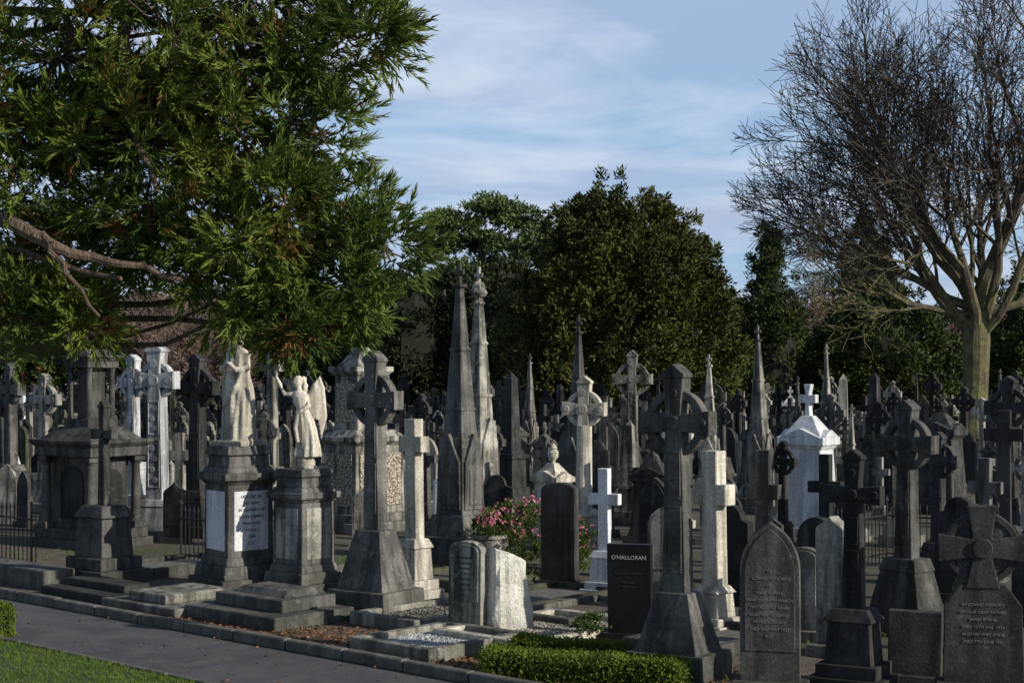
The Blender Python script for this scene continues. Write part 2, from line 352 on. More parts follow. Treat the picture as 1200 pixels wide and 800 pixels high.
def discross(H,wd):  # wheel-headed headstone
    mb=MB(); t=.15; mb.box(0,0,0,wd*1.15,t*2.4,.18,.95,.85)
    R=wd*.5; zc=H-R
    mb.prism([(-wd*.46,.177),(wd*.46,.177),(wd*.44,H-2.35*R),(wd*.26,H-1.85*R),(-wd*.26,H-1.85*R),(-wd*.44,H-2.35*R)],-t/2,t/2)
    mb.disc(0,zc,R*.84,-t*.30,t*.30,36); mb.ring(0,zc,R*.86,R*.70,-t*.40,t*.40,36)
    c=R*.30
    R1=[(c*1.3,H-1.95*R),(c*.75,zc-c*.9),(c*.9,zc-c*.75),(R,zc-c*1.1),(R,zc+c*1.1),(c*.9,zc+c*.75),(c*.75,zc+c*.9),(c*1.1,H)]
    mb.prism(R1+[(-x,z) for x,z in reversed(R1)],-t/2-.01,t/2+.01); mb.disc(0,zc,c*.8,-t/2-.03,t/2+.03,16)
    for k in range(4): a=pi/4+k*pi/2; mb.disc(R*.48*math.cos(a),zc+R*.48*math.sin(a),R*.13,-t*.36,t*.36,12)
    return mb
YW=-40
U=Vector((.745,-.666)); V=Vector((.666,.745))
place("celtic_cross_monument",celtic(3.12,bw=.86,A=.80,pf=.27,style=2,sw=.26),1.67,15.4,-34,M_grey,.01)
place("cross_headstone",cross(2.12,bw=.6,A=.52,pf=.26,sw=.24),2.38,18.0,-50,M_pale,.01)
o=place("gothic_headstone",headstone(1.62,.56,'gothic',.13),2.44,14.5,-14,M_grey,.006)
inscribe(o,["IN","LOVING MEMORY","OF","MARY KENNY","WHO DIED 4TH MARCH","1911 AGED 62 YEARS","ALSO HER HUSBAND","PATRICK KENNY","DIED 2ND MAY 1923","R.I.P."],1.15,.040,-.075,M_lettp,1.7)
place("cross_headstone",cross(2.1,bw=.6,A=.42,pf=.25,sw=.18),3.05,18.6,-35,M_grey)
place("cross_headstone",celtic(2.3,bw=.74,A=.56,pf=.34,style=1,sw=.20,ring=False),3.27,14.7,-30,M_dark,.01)
o=place("wheel_cross_headstone",discross(1.80,.78),4.36,14.2,-14,M_dark,.008)
inscribe(o,["IN LOVING MEMORY","OF OUR DEAR FATHER","JAMES BYRNE","DIED 12TH JAN. 1934","AND HIS WIFE ANNE","DIED 7TH JUNE 1951"],.88,.040,-.077,M_lettp,1.7)
place("celtic_cross_monument",celtic(2.72,bw=.85,A=.74,pf=.32,style=0,sw=.24),4.62,18.0,-48,M_grey,.01)
place("rough_headstone",headstone(1.5,.34,'ogee',.2,frame=False),3.46,16.5,-40,M_lime,.01)
place("low_headstone",headstone(.74,.5,'flat',.12,frame=False),3.88,14.8,-20,M_dark)
place("rounded_headstone",headstone(1.06,.36,'lowround',.12),3.32,17.4,-30,M_lime)
o=place("polished_headstone",headstone(1.12,.50,'flat',.10),1.33,17.2,-18,M_black,.004)
inscribe(o,["O'HALLORAN"],.95,.064,-.05,M_lettw); inscribe(o,["IN LOVING MEMORY","OF","MICHAEL","DIED 1968"],.78,.034,-.05,M_letter)
place("white_cross_headstone",cross(1.74,bw=.56,A=.46,pf=.36,style=1,sw=.15),1.27,20.9,-30,M_white)
place("rounded_headstone",headstone(1.5,.52,'lowround',.16,frame=False),.68,21.6,-25,M_dark,.012)
o=place("carved_headstone",headstone(1.10,.44,'lowround',.12),-.52,17.7,-30,M_lime,.01)
inscribe(o,["SACRED HEART","OF JESUS","HAVE MERCY","ON THE SOUL OF","JOHN DOYLE","WHO DIED","9TH MAY 1902","R.I.P."],.90,.034,-.071,M_letter,1.8)
mb=MB(); rows=9
vs=[]
for j in range(rows):
    z=.95*j/(rows-1)
    for i in range(28):
        a=2*pi*i/28; sx=(.27-.08*j/(rows-1)); sy=.17-.04*j/(rows-1)
        q=max(abs(math.cos(a)),abs(math.sin(a)))**.9; nn=mnoise.noise(Vector((math.cos(a)*3,math.sin(a)*3,z*6)))
        vs.append((sx*math.cos(a)/q*(1+.14*nn)-.05*z,sy*math.sin(a)/q*(1+.20*nn),z-((.09*math.cos(a)+.03*nn) if j==rows-1 else 0)))
fs=[tuple(range(27,-1,-1)),tuple(range((rows-1)*28,rows*28))]
for j in range(rows-1): fs+=[(j*28+i,j*28+(i+1)%28,(j+1)*28+(i+1)%28,(j+1)*28+i) for i in range(28)]
mb.add(vs,fs); place("rough_hewn_headstone",mb,-.03,17.75,30,M_rock,.012)
place("celtic_cross_monument",celtic(3.32,bw=.96,A=.80,pf=.32,style=2,sw=.26),-1.72,19.4,-36,M_grey,.012)
place("cross_headstone",cross(2.42,bw=.62,A=.46,pf=.34,sw=.21,azf=.86),-1.30,20.6,-46,M_pale)
place("cross_monument",celtic(2.65,bw=1.05,A=.5,pf=.42,style=1,sw=.17,ring=False,carve=False),-5.95,22.4,-38,M_grey,.012)
place("white_celtic_cross",celtic(3.6,bw=.95,A=.82,pf=.2,style=0,sw=.36),-6.55,28.4,-20,M_soft)
place("celtic_cross_monument",celtic(3.42,bw=.95,A=.9,pf=.25,style=0,sw=.3),-5.9,28.8,-30,M_dark)
place("gothic_spire_monument",spire(4.85,1.02),-.84,25.1,-38,M_grey,.01)
place("gothic_spire_monument",spire(5.15,1.05,crock=True),-.66,30.4,-38,M_lime,.01)
place("gothic_spire_monument",spire(4.2,.85),1.33,31,-38,M_grey,.01)
mb=celtic(3.0,bw=.8,A=.76,pf=.24,style=1,sw=.26)
mb.cyl(0,0,.70,.15,.13,1.45,18); place("column_cross_monument",mb,1.22,26.3,-20,M_pale,.01)
place("celtic_cross_monument",celtic(3.6,bw=.95,A=.95,pf=.22,style=0,sw=.27),2.84,36,-15,M_lime)
place("gothic_spire_monument",spire(4.1,.85),5.44,33.7,-38,M_lime,.01)
place("marble_tomb_monument",tomb(2.85,1.12),5.2,27,-35,M_white,.01)
place("tomb_monument",tomb(2.7,1.2,None),9.4,33.7,-38,M_dark,.01)
place("obelisk_monument",obelisk(3.1),10.6,45,-38,M_dark)
place("cross_monument",cross(2.45,bw=.8,A=.62,pf=.25,sw=.2,azf=.84),7.85,24.5,-25,M_dark)
place("celtic_cross_monument",celtic(3.0,A=.85,sw=.28),8.85,27.3,-40,M_dark)
place("cross_topped_spire",spire(4.1,.8),11.05,54,-38,M_lime)
place("slender_cross_monument",celtic(3.95,bw=.8,A=.6,pf=.25,style=0,sw=.24),-5.3,34,-38,M_lime)
place("celtic_cross_monument",celtic(3.3,A=.85),-11.75,36,-38,M_grey)
place("celtic_cross_monument",celtic(3.05,A=.85),-10.35,34,-30,M_lime)
place("celtic_cross_monument",celtic(3.5,A=.85),-8.9,36,-30,M_soft)
place("obelisk_monument",obelisk(3.1),-.05,36,-38,M_dark)
place("gothic_headstone",headstone(1.45,.5,'gothic',.12),2.2,23.5,-30,M_dark)
place("rounded_headstone",headstone(1.3,.5,'round',.12),3.1,22.3,-38,M_dark)
place("rounded_headstone",headstone(1.25,.55,'round',.14),2.1,20.6,-20,M_lime)
place("cross_headstone",cross(1.9,A=.5,sw=.16),4.4,21.5,-35,M_dark)
place("shouldered_headstone",headstone(1.4,.6,'shoulder',.13),5.9,20.3,-35,M_dark)
place("rounded_headstone",headstone(.9,.45,'round',.13),5.0,16.6,-35,M_moss)
place("shouldered_headstone",headstone(1.25,.6,'shoulder',.13),6.3,18.4,-30,M_dark)
place("cross_headstone",cross(1.8,A=.5,sw=.17),6.9,22.4,-35,M_grey)
place("celtic_cross_headstone",celtic(2.2,A=.62),6.1,22.0,-42,M_dark)
place("rounded_headstone",headstone(1.2,.55,'round',.13),3.9,19.6,-42,M_dark)
place("shouldered_headstone",headstone(1.3,.6,'shoulder',.13),2.9,20.3,-42,M_dark)
# statue pedestals -------------------------------------------------
def statue_obj(mb,name,parent,z,mat,yaw=0,voxel=.013):
    me=mb.mesh(name); o=mk(name,me,[mat],(0,0,z),yaw,0,parent)
    r=o.modifiers.new("remesh",'REMESH'); r.mode='VOXEL'; r.voxel_size=voxel; r.use_smooth_shade=True
    sm=o.modifiers.new("smooth",'SMOOTH'); sm.factor=.5; sm.iterations=2
    return o
def ped_mesh(w_,h,rough=False):
    mb=MB()
    mb.box(0,0,0,w_*1.35,w_*1.35,h*.09); mb.box(0,0,h*.089,w_*1.2,w_*1.2,h*.09,.95,.95); mb.box(0,0,h*.178,w_*1.04,w_*1.04,h*.06,.93,.93)
    mb.box(0,0,h*.236,w_*.92,w_*.92,h*.50,.97,.97)
    mb.box(0,0,h*.735,w_*.92,w_*.92,h*.03,1.12,1.12); mb.box(0,0,h*.764,w_*1.12,w_*1.12,h*.05)
    mb.box(0,0,h*.812,w_*.98,w_*.98,h*.04,.9,.9); mb.box(0,0,h*.85,w_*.82,w_*.82,h*.09,.97,.97); mb.box(0,0,h*.938,w_*.92,w_*.92,h*.062,.9,.9)
    for r in range(4):
        a=w_*.40*.86
        mb.prism([(-a,h*.28),(a,h*.28),(a,h*.69),(-a,h*.69)],-w_*.478,-w_*.44,m=(2 if r in (0,3) else 1) if rough else 1,rot=r*pi/2)
    return mb
PLACED.append((-3.86,21.6)); PLACED.append((-2.89,21.2))
e=empty("mourning_figure_monument",(-3.86,21.7,0),math.radians(-52))
pm=MB(); mk("pedestal",ped_mesh(.78,2.02).mesh("pedestal"),[M_grey,M_white],bevel=.01,parent=e)
inscribe(e,["ERECTED BY","HIS WIFE","IN MEMORY OF","JOHN O'BRIEN","WHO DIED","7TH JULY","1889","R.I.P."],1.30,.058,0,M_letter,1.6,x=0,rotz=pi/2,yx=.377)
mb=MB()
mb.box(0,0,-.02,.56,.56,.08)
mb.loft([(0,0,.04,.27,.24,.10),(0,0,.25,.24,.22,.13),(.01,-.01,.55,.22,.20,.14),(.02,-.02,.8,.20,.18,.12),(.0,-.01,.98,.17,.15,.09),(-.01,0,1.12,.18,.14,.07),(-.02,0,1.25,.19,.13,.06),(-.03,0,1.34,.15,.11,.05),(-.035,-.01,1.40,.08,.08,.02),(-.04,-.02,1.46,.07,.07,0)],folds=9)
mb.ball((-.045,-.045,1.54),(.072,.085,.10),16)
mb.loft([(-.045,.0,1.30,.13,.10,.05),(-.045,.0,1.42,.105,.095,.05),(-.045,-.005,1.52,.095,.105,.03),(-.045,-.01,1.60,.085,.09,.02),(-.045,-.01,1.655,.04,.045,0)],folds=6)
mb.ball((-.045,-.130,1.53),(.016,.022,.02),8)
for sx in (-1,1):
    mb.tube([(sx*.17-.02,0,1.27),(sx*.22-.02,-.05,1.08),(sx*.12-.02,-.19,1.05),(0,-.225,1.15)],[.062,.058,.045,.032],10)
mb.tube([(-.18,.02,1.2),(-.20,-.03,.9),(-.22,-.02,.5),(-.21,0,.1)],[.05,.06,.05,.04],8)
mb.tube([(.16,-.12,1.05),(.1,-.2,.8),(-.1,-.2,.5),(-.2,-.1,.3)],[.05,.035,.03,.03],8)
statue_obj(mb,"mourning_figure",e,2.03,M_pale,math.radians(22))
e=empty("angel_monument",(-2.89,21.3,0),math.radians(-40))
mk("pedestal",ped_mesh(.66,1.72).mesh("pedestal"),[M_grey,M_lime],bevel=.01,parent=e)
mb=MB()
for k in range(14):
    a=random.random()*6.28; r=random.uniform(0,.18); mb.ball((r*math.cos(a)+.04,r*math.sin(a),random.uniform(0,.14)),(random.uniform(.08,.14),random.uniform(.08,.13),random.uniform(.06,.12)),8)
Z=.18
mb.loft([(.05,0,Z,.19,.16,.16),(.06,0,Z+.15,.165,.14,.17),(.05,0,Z+.35,.14,.12,.16),(.03,-.01,Z+.5,.125,.105,.12),(0,-.01,Z+.62,.085,.075,.07),(-.02,-.01,Z+.72,.092,.075,.04),(-.04,-.01,Z+.82,.115,.078,.02),(-.06,0,Z+.88,.10,.065,0),(-.07,0,Z+.925,.04,.042,0),(-.075,-.01,Z+.97,.038,.04,0)],folds=8)
mb.ball((-.09,-.03,Z+1.03),(.058,.068,.08),16); mb.ball((-.08,.01,Z+1.045),(.07,.074,.08),12); mb.ball((-.095,-.096,Z+1.025),(.012,.018,.016),8)
mb.tube([(-.15,0,Z+.86),(-.27,-.03,Z+.86),(-.33,-.06,Z+1.0),(-.38,-.09,Z+1.12)],[.045,.038,.030,.021],10)
for k in range(4): mb.tube([(-.38,-.09,Z+1.11),(-.395+.015*k,-.10-.004*k,Z+1.19-.008*abs(k-1))],[.012,.009],6)
mb.tube([(-.37,-.09,Z+1.11),(-.345,-.10,Z+1.15)],[.013,.009],6)
mb.tube([(.04,-.01,Z+.85),(.10,-.05,Z+.70),(.02,-.15,Z+.63),(-.04,-.16,Z+.60)],[.045,.038,.030,.025],10)
mb.tube([(-.02,-.15,Z+.62),(-.05,-.17,Z+.4),(-.02,-.15,Z+.2)],[.028,.032,.03],8)
for sx,dx in ((1,.02),(-1,-.06)):
    arch=[(.02+sx*.02,.08,Z+.76),(.05+sx*.06+dx*.3,.12,Z+.98),(.07+sx*.09+dx*.5,.14,Z+1.09),(.09+sx*.11+dx,.16,Z+.94)]
    mb.tube(arch,[.035,.045,.042,.03],8)
    for k in range(13):
        t=k/12; i=min(int(t*3),2); f=t*3-i; p=Vector(arch[i]).lerp(Vector(arch[i+1]),f)
        ln=.30+.52*t-.12*t*t
        mb.tube([p,p+Vector((.01*sx+.02,.02,-ln*.55)),p+Vector((.02-.05*t,.0,-ln))],[.028,.028,.010],6)
statue_obj(mb,"angel_figure",e,1.70,M_pale,math.radians(24),.010)
# classical tomb ------------------------------------------
e=empty("classical_tomb",(-7.45,27.2,0),math.radians(-36)); PLACED+= [(-7.45,27.2),(-8,28),(-6.9,26.4)]
mb=MB(); W=1.4; D=1.15
mb.box(0,0,0,W*1.2,D*1.2,.16); mb.box(0,0,.158,W*1.1,D*1.1,.16); mb.box(0,0,.316,W*.74,D*.70,1.36)
for sx in (-1,1):
    for sy in (-1,1):
        x,y=sx*W*.43,sy*D*.43
        mb.box(x,y,.316,.24,.24,.12); mb.lathe(x,y,.434,[(.11,0),(.085,.05),(.08,.6),(.07,1.0),(.11,1.07)],16); mb.box(x,y,1.50,.24,.24,.10)
for r,d,ww in ((0,D*.35,W*.22),(pi/2,W*.37,D*.22),(pi,D*.35,W*.22),(-pi/2,W*.37,D*.22)):
    mb.prism([(-ww,.5)]+[(ww,.5)]+[(ww*math.cos(a),1.15+ww*.9*math.sin(a)) for a in [pi*i/12 for i in range(13)]],-d-.03,-d+.02,m=1,rot=r)
mb.box(0,0,1.598,W*1.10,D*1.10,.16); mb.box(0,0,1.756,W*1.10,D*1.10,.07,1.1,1.1); mb.box(0,0,1.824,W*1.22,D*1.22,.06)
mb.box(0,0,1.882,W*1.0,D*1.0,.22,.62,.62)
mb.box(0,0,2.08,.66,.66,.16)
mb.box(0,0,2.238,.34,.34,.9)
for sx in (-1,1):
    for sy in (-1,1):
        mb.lathe(sx*.25,sy*.25,2.238,[(.07,0),(.055,.04),(.05,.6),(.045,.82),(.07,.9)],12)
mb.box(0,0,3.136,.68,.68,.12); mb.box(0,0,3.254,.70,.70,.06,1.12,1.12); mb.box(0,0,3.312,.82,.82,.05); mb.box(0,0,3.36,.6,.6,.16,.6,.6)
mk("stonework",mb.mesh("stonework"),[M_grey,M_dark],bevel=.01,parent=e)
# panelled block monument --------------------------------------------
e=empty("panelled_block_monument",(-2.95,30.0,0),math.radians(-46)); PLACED+=[(-2.95,30),(-2.2,29.4),(-3.6,30.6)]
mb=MB(); W=1.2
mb.box(0,0,0,W*1.35,W*1.35,.2); mb.box(0,0,.198,W*1.2,W*1.2,.16); mb.box(0,0,.356,W,W,1.3,.98,.98)
mb.box(0,0,1.654,W*.98,W*.98,.08,1.14,1.14); mb.box(0,0,1.732,W*1.14,W*1.14,.1); mb.box(0,0,1.83,W*1.0,W*1.0,.12,.8,.8)
mb.box(0,0,1.948,W*.62,W*.62,1.05,.97,.97); mb.box(0,0,2.995,W*.62,W*.62,.08,1.2,1.2); mb.box(0,0,3.073,W*.76,W*.76,.1); mb.box(0,0,3.17,W*.56,W*.56,.3,.4,.4); mb.box(0,0,3.468,W*.24,W*.24,.08)
for r in range(4):
    for sx in (-1,1):
        a0,a1=sorted((sx*W*.04,sx*W*.42)); mb.prism([(a0,.5),(a1,.5),(a1,1.5),(a0,1.5)],-W*.52,-W*.45,m=1,rot=r*pi/2)
    mb.prism([(-W*.24,2.1),(W*.24,2.1),(W*.24,2.85),(-W*.24,2.85)],-W*.325,-W*.28,m=1,rot=r*pi/2)
m,nt,b=newmat("vermiculated_stone"); tcx=N(nt,'ShaderNodeTexCoord'); vo=N(nt,'ShaderNodeTexVoronoi'); vo.inputs['Scale'].default_value=20; L(nt,tcx.outputs['Object'],vo.inputs['Vector'])
f=maprange(nt,vo.outputs['Distance'],.25,.6); L(nt,mixc(nt,f,(.55,.50,.39),(.20,.17,.13)),b.inputs['Base Color']); b.inputs['Roughness'].default_value=.9
bp=N(nt,'ShaderNodeBump'); bp.invert=True; bp.inputs['Distance'].default_value=.04; L(nt,vo.outputs['Distance'],bp.inputs['Height']); L(nt,bp.outputs[0],b.inputs['Normal'])
mk("stonework",mb.mesh("stonework"),[M_lime,m],bevel=.01,parent=e)
# ---------------------------------------------------------------- random cemetery field
protos=[("celtic_cross_headstone",celtic(2.3)),("celtic_cross_headstone",celtic(1.85,style=1)),("cross_headstone",cross(1.9)),("cross_headstone",cross(1.55,A=.5)),
 ("rounded_headstone",headstone(1.25,.62,'round')),("gothic_headstone",headstone(1.45,.6,'gothic')),("shouldered_headstone",headstone(1.35,.66,'shoulder')),
 ("peaked_headstone",headstone(1.15,.6,'peak')),("ogee_headstone",headstone(1.4,.6,'ogee')),("obelisk_monument",obelisk(2.7)),("gothic_spire_monument",spire(3.3,.7)),
 ("tomb_monument",tomb(2.2,.95)),("urn_monument",tomb(2.1,.9,'urn')),("celtic_cross_headstone",celtic(2.7,style=2))]
pw=[11,11,11,8,10,9,8,5,6,2.8,2.4,2.2,2,7]
pmats=[M_dark,M_grey,M_lime,M_pale,M_white,M_moss,M_black]; pmw=[37,23,20,7,3.5,7,4]
pmesh={}
far=MB(); nmid=0
KP=Vector((-6.9,20.8))
for iu in range(-75,75):
    for iv in range(2,55):
        if iv%9==7: continue
        p=KP+U*(iu*1.22+random.uniform(-.3,.3))+V*(iv*2.1+random.uniform(-.25,.25)+1.2)
        X,Y=p.x,p.y
        lim=26.5 if X<1.5 else 23.5
        if Y<lim or Y>104 or abs(X)>Y*.345+2.5: continue
        if random.random()<.11: continue
        if any((X-a)**2+(Y-b)**2<.95**2 for a,b in PLACED): continue
        if (X-6.1)**2/36+(Y-76)**2/16<1 or (X-16.6)**2+(Y-55)**2<2.5: continue
        k=random.choices(range(len(protos)),pw)[0]; mi=random.choices(range(7),pmw)[0]
        sc=random.uniform(.78,1.12); yaw=math.radians(YW+random.uniform(-7,7)+(random.choice((0,0,22))))
        if Y<32: sc*=.86
        if Y<42:
            nm,pmb=protos[k]
            if k not in pmesh:
                me=pmb.mesh(nm); me.materials.append(M_grey); pmesh[k]=me
            o=bpy.data.objects.new(nm,pmesh[k]); COL.objects.link(o); o.location=(X,Y,0); o.rotation_euler=(random.uniform(-.025,.025),random.uniform(-.025,.025),yaw); o.scale=(sc,sc,sc*random.uniform(.95,1.12))
            o.material_slots[0].link='OBJECT'; o.material_slots[0].material=pmats[mi]
            nmid+=1
        else: far.append(protos[k][1],X,Y,yaw,sc,mi,random.uniform(.92,1.15))
mk("distant_gravestones",far.mesh("distant_gravestones"),pmats)
# ---------------------------------------------------------------- ground
def sheet(name,pts,z,mat,par=None):
    me=bpy.data.meshes.new(name); me.from_pydata([(x,y,z) for x,y in pts],[],[tuple(range(len(pts)))]); return mk(name,me,[mat],parent=par)
def groundmat(name,cols,scales,bump=.3,rough=.95,fs=60,dist=.03):
    m,nt,b=newmat(name); tc=N(nt,'ShaderNodeTexCoord'); v=tc.outputs['Object']
    n1=maprange(nt,noisen(nt,v,scales[0],4,.6,.3),.42,.58); n2=maprange(nt,noisen(nt,v,scales[1],4,.65),.45,.62); n3=noisen(nt,v,fs,3,.7)
    c=mixc(nt,n1,cols[0],cols[1]); c=mixc(nt,n2,c,cols[2]); 
    c=mixc(nt,maprange(nt,n3,.35,.65,.0,.6),c,tuple(x*.4 for x in cols[0]))
    L(nt,c,b.inputs['Base Color']); b.inputs['Roughness'].default_value=rough
    bp=N(nt,'ShaderNodeBump'); bp.inputs['Strength'].default_value=bump; bp.inputs['Distance'].default_value=dist; L(nt,n3,bp.inputs['Height']); L(nt,bp.outputs[0],b.inputs['Normal']); return m
G_ground=groundmat("cemetery_ground",[(.075,.065,.045),(.12,.10,.075),(.055,.07,.025)],[.35,1.7])
G_grass=groundmat("lawn",[(.05,.09,.015),(.07,.12,.020),(.045,.08,.013)],[.8,3])
G_asph=groundmat("asphalt",[(.085,.085,.090),(.060,.060,.064),(.11,.108,.105)],[.7,2.4],.35,.85,160,.01)
G_kerb=stone("kerb_stone",(.26,.25,.22),(.14,.135,.12),(.06,.06,.05),.3,var=.15)
G_dirt=groundmat("bare_soil",[(.13,.095,.065),(.09,.07,.05),(.17,.14,.11)],[1.6,5],.6,1,45)
G_grav=groundmat("pale_gravel",[(.50,.48,.44),(.36,.35,.32),(.58,.56,.53)],[3,9],1.0,.9,70,.03)
G_gravg=groundmat("grey_gravel",[(.20,.19,.175),(.13,.125,.11),(.26,.25,.23)],[3,9],1.0,.9,70,.03)
sheet("ground",[(-2500,-300),(2500,-300),(2500,4000),(-2500,4000)],0,G_ground)
def kp(u,v): q=KP+U*u+V*v; return (q.x,q.y)
sheet("asphalt_path",[kp(-40,-.07),kp(40,-.07),kp(40,-1.75),kp(-40,-1.75)][::-1],.006,G_asph)
sheet("lawn",[kp(-40,-1.85),kp(40,-1.85),kp(40,-14),kp(-40,-14)][::-1],.02,G_grass)
sheet("plot_ground",[kp(-40,.07),kp(14,.07),kp(14,3.4),kp(-40,3.4)],.008,G_dirt)
mb=MB(); yk=math.atan2(U.y,U.x)
for i in range(-30,34):
    x,y=kp(i*.92,random.uniform(-.008,.008)); mb.box(x,y,0,.90,.13,.12+random.uniform(-.008,.008),1,.9,rot=yk+random.uniform(-.006,.006))
    x,y=kp(i*.92+.3,-1.80); mb.box(x,y,0,.905,.07,.045,rot=yk)
mk("path_kerb",mb.mesh("path_kerb"),[G_kerb],bevel=.012)
def uv(X,Y):
    q=Vector((X,Y))-KP; return q.dot(U),q.dot(V)
mb=MB(); mb.box(0,0,0,1.75,1.25,.17); mb.box(.0,.1,.168,1.3,.85,.15); mb.box(.0,.15,.316,1.0,.6,.08,.85,.7)
mk("stepped_grave_slab",mb.mesh("stepped_grave_slab"),[M_grey],(-3.0,18.95,0),yk,.012)
mb=MB(); mb.box(0,0,0,1.6,1.2,.12); mb.box(0,.05,.118,.8,1.0,.12)
mk("stepped_grave_slab",mb.mesh("stepped_grave_slab"),[M_lime],(-4.35,19.9,0),yk,.012)
mb=MB(); mb.box(0,0,0,1.7,.9,.12); mb.box(0,.05,.118,1.4,.4,.10)
mk("stepped_grave_slab",mb.mesh("stepped_grave_slab"),[M_dark],(-5.55,20.9,0),yk,.012)
mb=MB(); mb.box(0,0,0,2.3,.5,.28); mk("low_boundary_stone",mb.mesh("low_boundary_stone"),[M_grey],(-7.2,22.3,0),yk,.015)
def plot(u,v,su,sv,fill,mat=M_lime,h=.16):
    x,y=kp(u,v); e=empty("grave_plot",(x,y,0),yk)
    mb=MB(); t=.12
    mb.box(0,-sv/2,0,su+t,t,h); mb.box(0,sv/2,0,su+t,t,h); mb.box(-su/2,0,0,t-.004,sv-t-.004,h-.004); mb.box(su/2,0,0,t-.004,sv-t-.004,h-.004)
    mk("kerb",mb.mesh("kerb"),[mat],bevel=.01,parent=e); sheet("fill",[(-su/2,-sv/2),(su/2,-sv/2),(su/2,sv/2),(-su/2,sv/2)],h*.5,fill,e); return e
for X,Y,su,sv,fl,mt in ((-.8,16.9,1.1,1.4,G_grav,M_lime),(.35,17.6,1.3,2.0,G_grav,M_pale),(.35,20.2,1.1,2.0,G_gravg,M_moss),(.9,19.0,1.0,1.8,G_dirt,M_lime),(-.9,18.9,1.0,1.8,G_gravg,M_lime),(2.2,17.0,1.0,1.6,G_gravg,M_grey),(-5.2,23.7,1.2,1.8,G_gravg,M_grey),(-.6,22.4,1.2,1.9,G_dirt,M_moss),(-2.4,22.6,1.1,1.8,G_gravg,M_lime)):
    u0,v0=uv(X,Y); plot(u0,v0,su,sv,fl,mt)
# ---------------------------------------------------------------- instancing of small shapes
def rotmats(d,roll):
    d=d/np.linalg.norm(d,axis=1,keepdims=True); up=np.tile(np.array([0,0,1.0]),(len(d),1)); up[np.abs(d[:,2])>.95]=(0,1,0)
    a=np.cross(up,d); a/=np.linalg.norm(a,axis=1,keepdims=True); b=np.cross(d,a)
    c,s=np.cos(roll)[:,None],np.sin(roll)[:,None]; a2=a*c+b*s; b2=-a*s+b*c
    return np.stack([d,a2,b2],axis=2)
def inst(name,tmpls,P,Dr,size,mat,parent=None):
    allv=[];allf=[];off=0; which=rng.integers(0,len(tmpls),len(P)); R=rotmats(Dr,rng.uniform(0,2*pi,len(P)))
    for k,(tv,tf) in enumerate(tmpls):
        ix=np.where(which==k)[0]
        if len(ix)==0: continue
        vv=np.einsum('nij,vj->nvi',R[ix],tv)*size[ix][:,None,None]+P[ix][:,None,:]
        ff=tf[None]+(np.arange(len(ix))*len(tv))[:,None,None]+off
        allv.append(vv.reshape(-1,3)); allf.append(ff.reshape(-1,tf.shape[1])); off+=len(ix)*len(tv)
    vv=np.concatenate(allv); ff=np.concatenate(allf); k=ff.shape[1]
    me=bpy.data.meshes.new(name); me.vertices.add(len(vv)); me.vertices.foreach_set('co',vv.astype(np.float32).ravel())
    me.loops.add(ff.size); me.loops.foreach_set('vertex_index',ff.astype(np.int32).ravel())
    me.polygons.add(len(ff)); me.polygons.foreach_set('loop_start',np.arange(0,ff.size,k,dtype=np.int32)); me.polygons.foreach_set('loop_total',np.full(len(ff),k,dtype=np.int32))
    me.update(calc_edges=True); o=mk(name,me,[mat],parent=parent); return o
def tuft(nb,ln=1.0,wd=.22,spread=.7):
    vs=[];fs=[]
    for i in range(nb):
        d=np.array([1,rng.normal()*spread,rng.normal()*spread]); d/=np.linalg.norm(d); s=np.cross(d,rng.normal(size=3)); s/=np.linalg.norm(s)
        l=ln*rng.uniform(.6,1.1); b=len(vs); o=rng.normal(size=3)*.12
        vs+=[o,o+d*l*.5+s*wd/2,o+d*l,o+d*l*.5-s*wd/2]; fs.append((b,b+1,b+2,b+3))
    return np.array(vs),np.array(fs)
def spray():
    vs=[];fs=[]
    def blade(p,d,l,w_):
        d=d/np.linalg.norm(d); s=np.cross(d,rng.normal(size=3)); s/=np.linalg.norm(s)
        n=np.cross(d,s); p1=p+d*l*.5+n*l*.08; p2=p+d*l; b=len(vs)
        vs.extend([p-s*w_*.35,p+s*w_*.35,p1+s*w_*.5,p1-s*w_*.5,p2+s*w_*.12,p2-s*w_*.12]); fs.extend([(b,b+1,b+2,b+3),(b+3,b+2,b+4,b+5)])
    for i in range(17):
        t=rng.uniform(0,1)**.8; a=rng.uniform(0,2*pi); o=np.array([t*.62,0,0])
        sp_=rng.uniform(.25,.75)*(1.1-t*.4)
        d=np.array([1,math.cos(a)*sp_,math.sin(a)*sp_]); blade(o,d,rng.uniform(.22,.40),.042)
    return np.array(vs),np.array(fs)
LEAF=[tuft(3,1,.30,.8) for _ in range(6)]; SPR=[spray() for _ in range(7)]
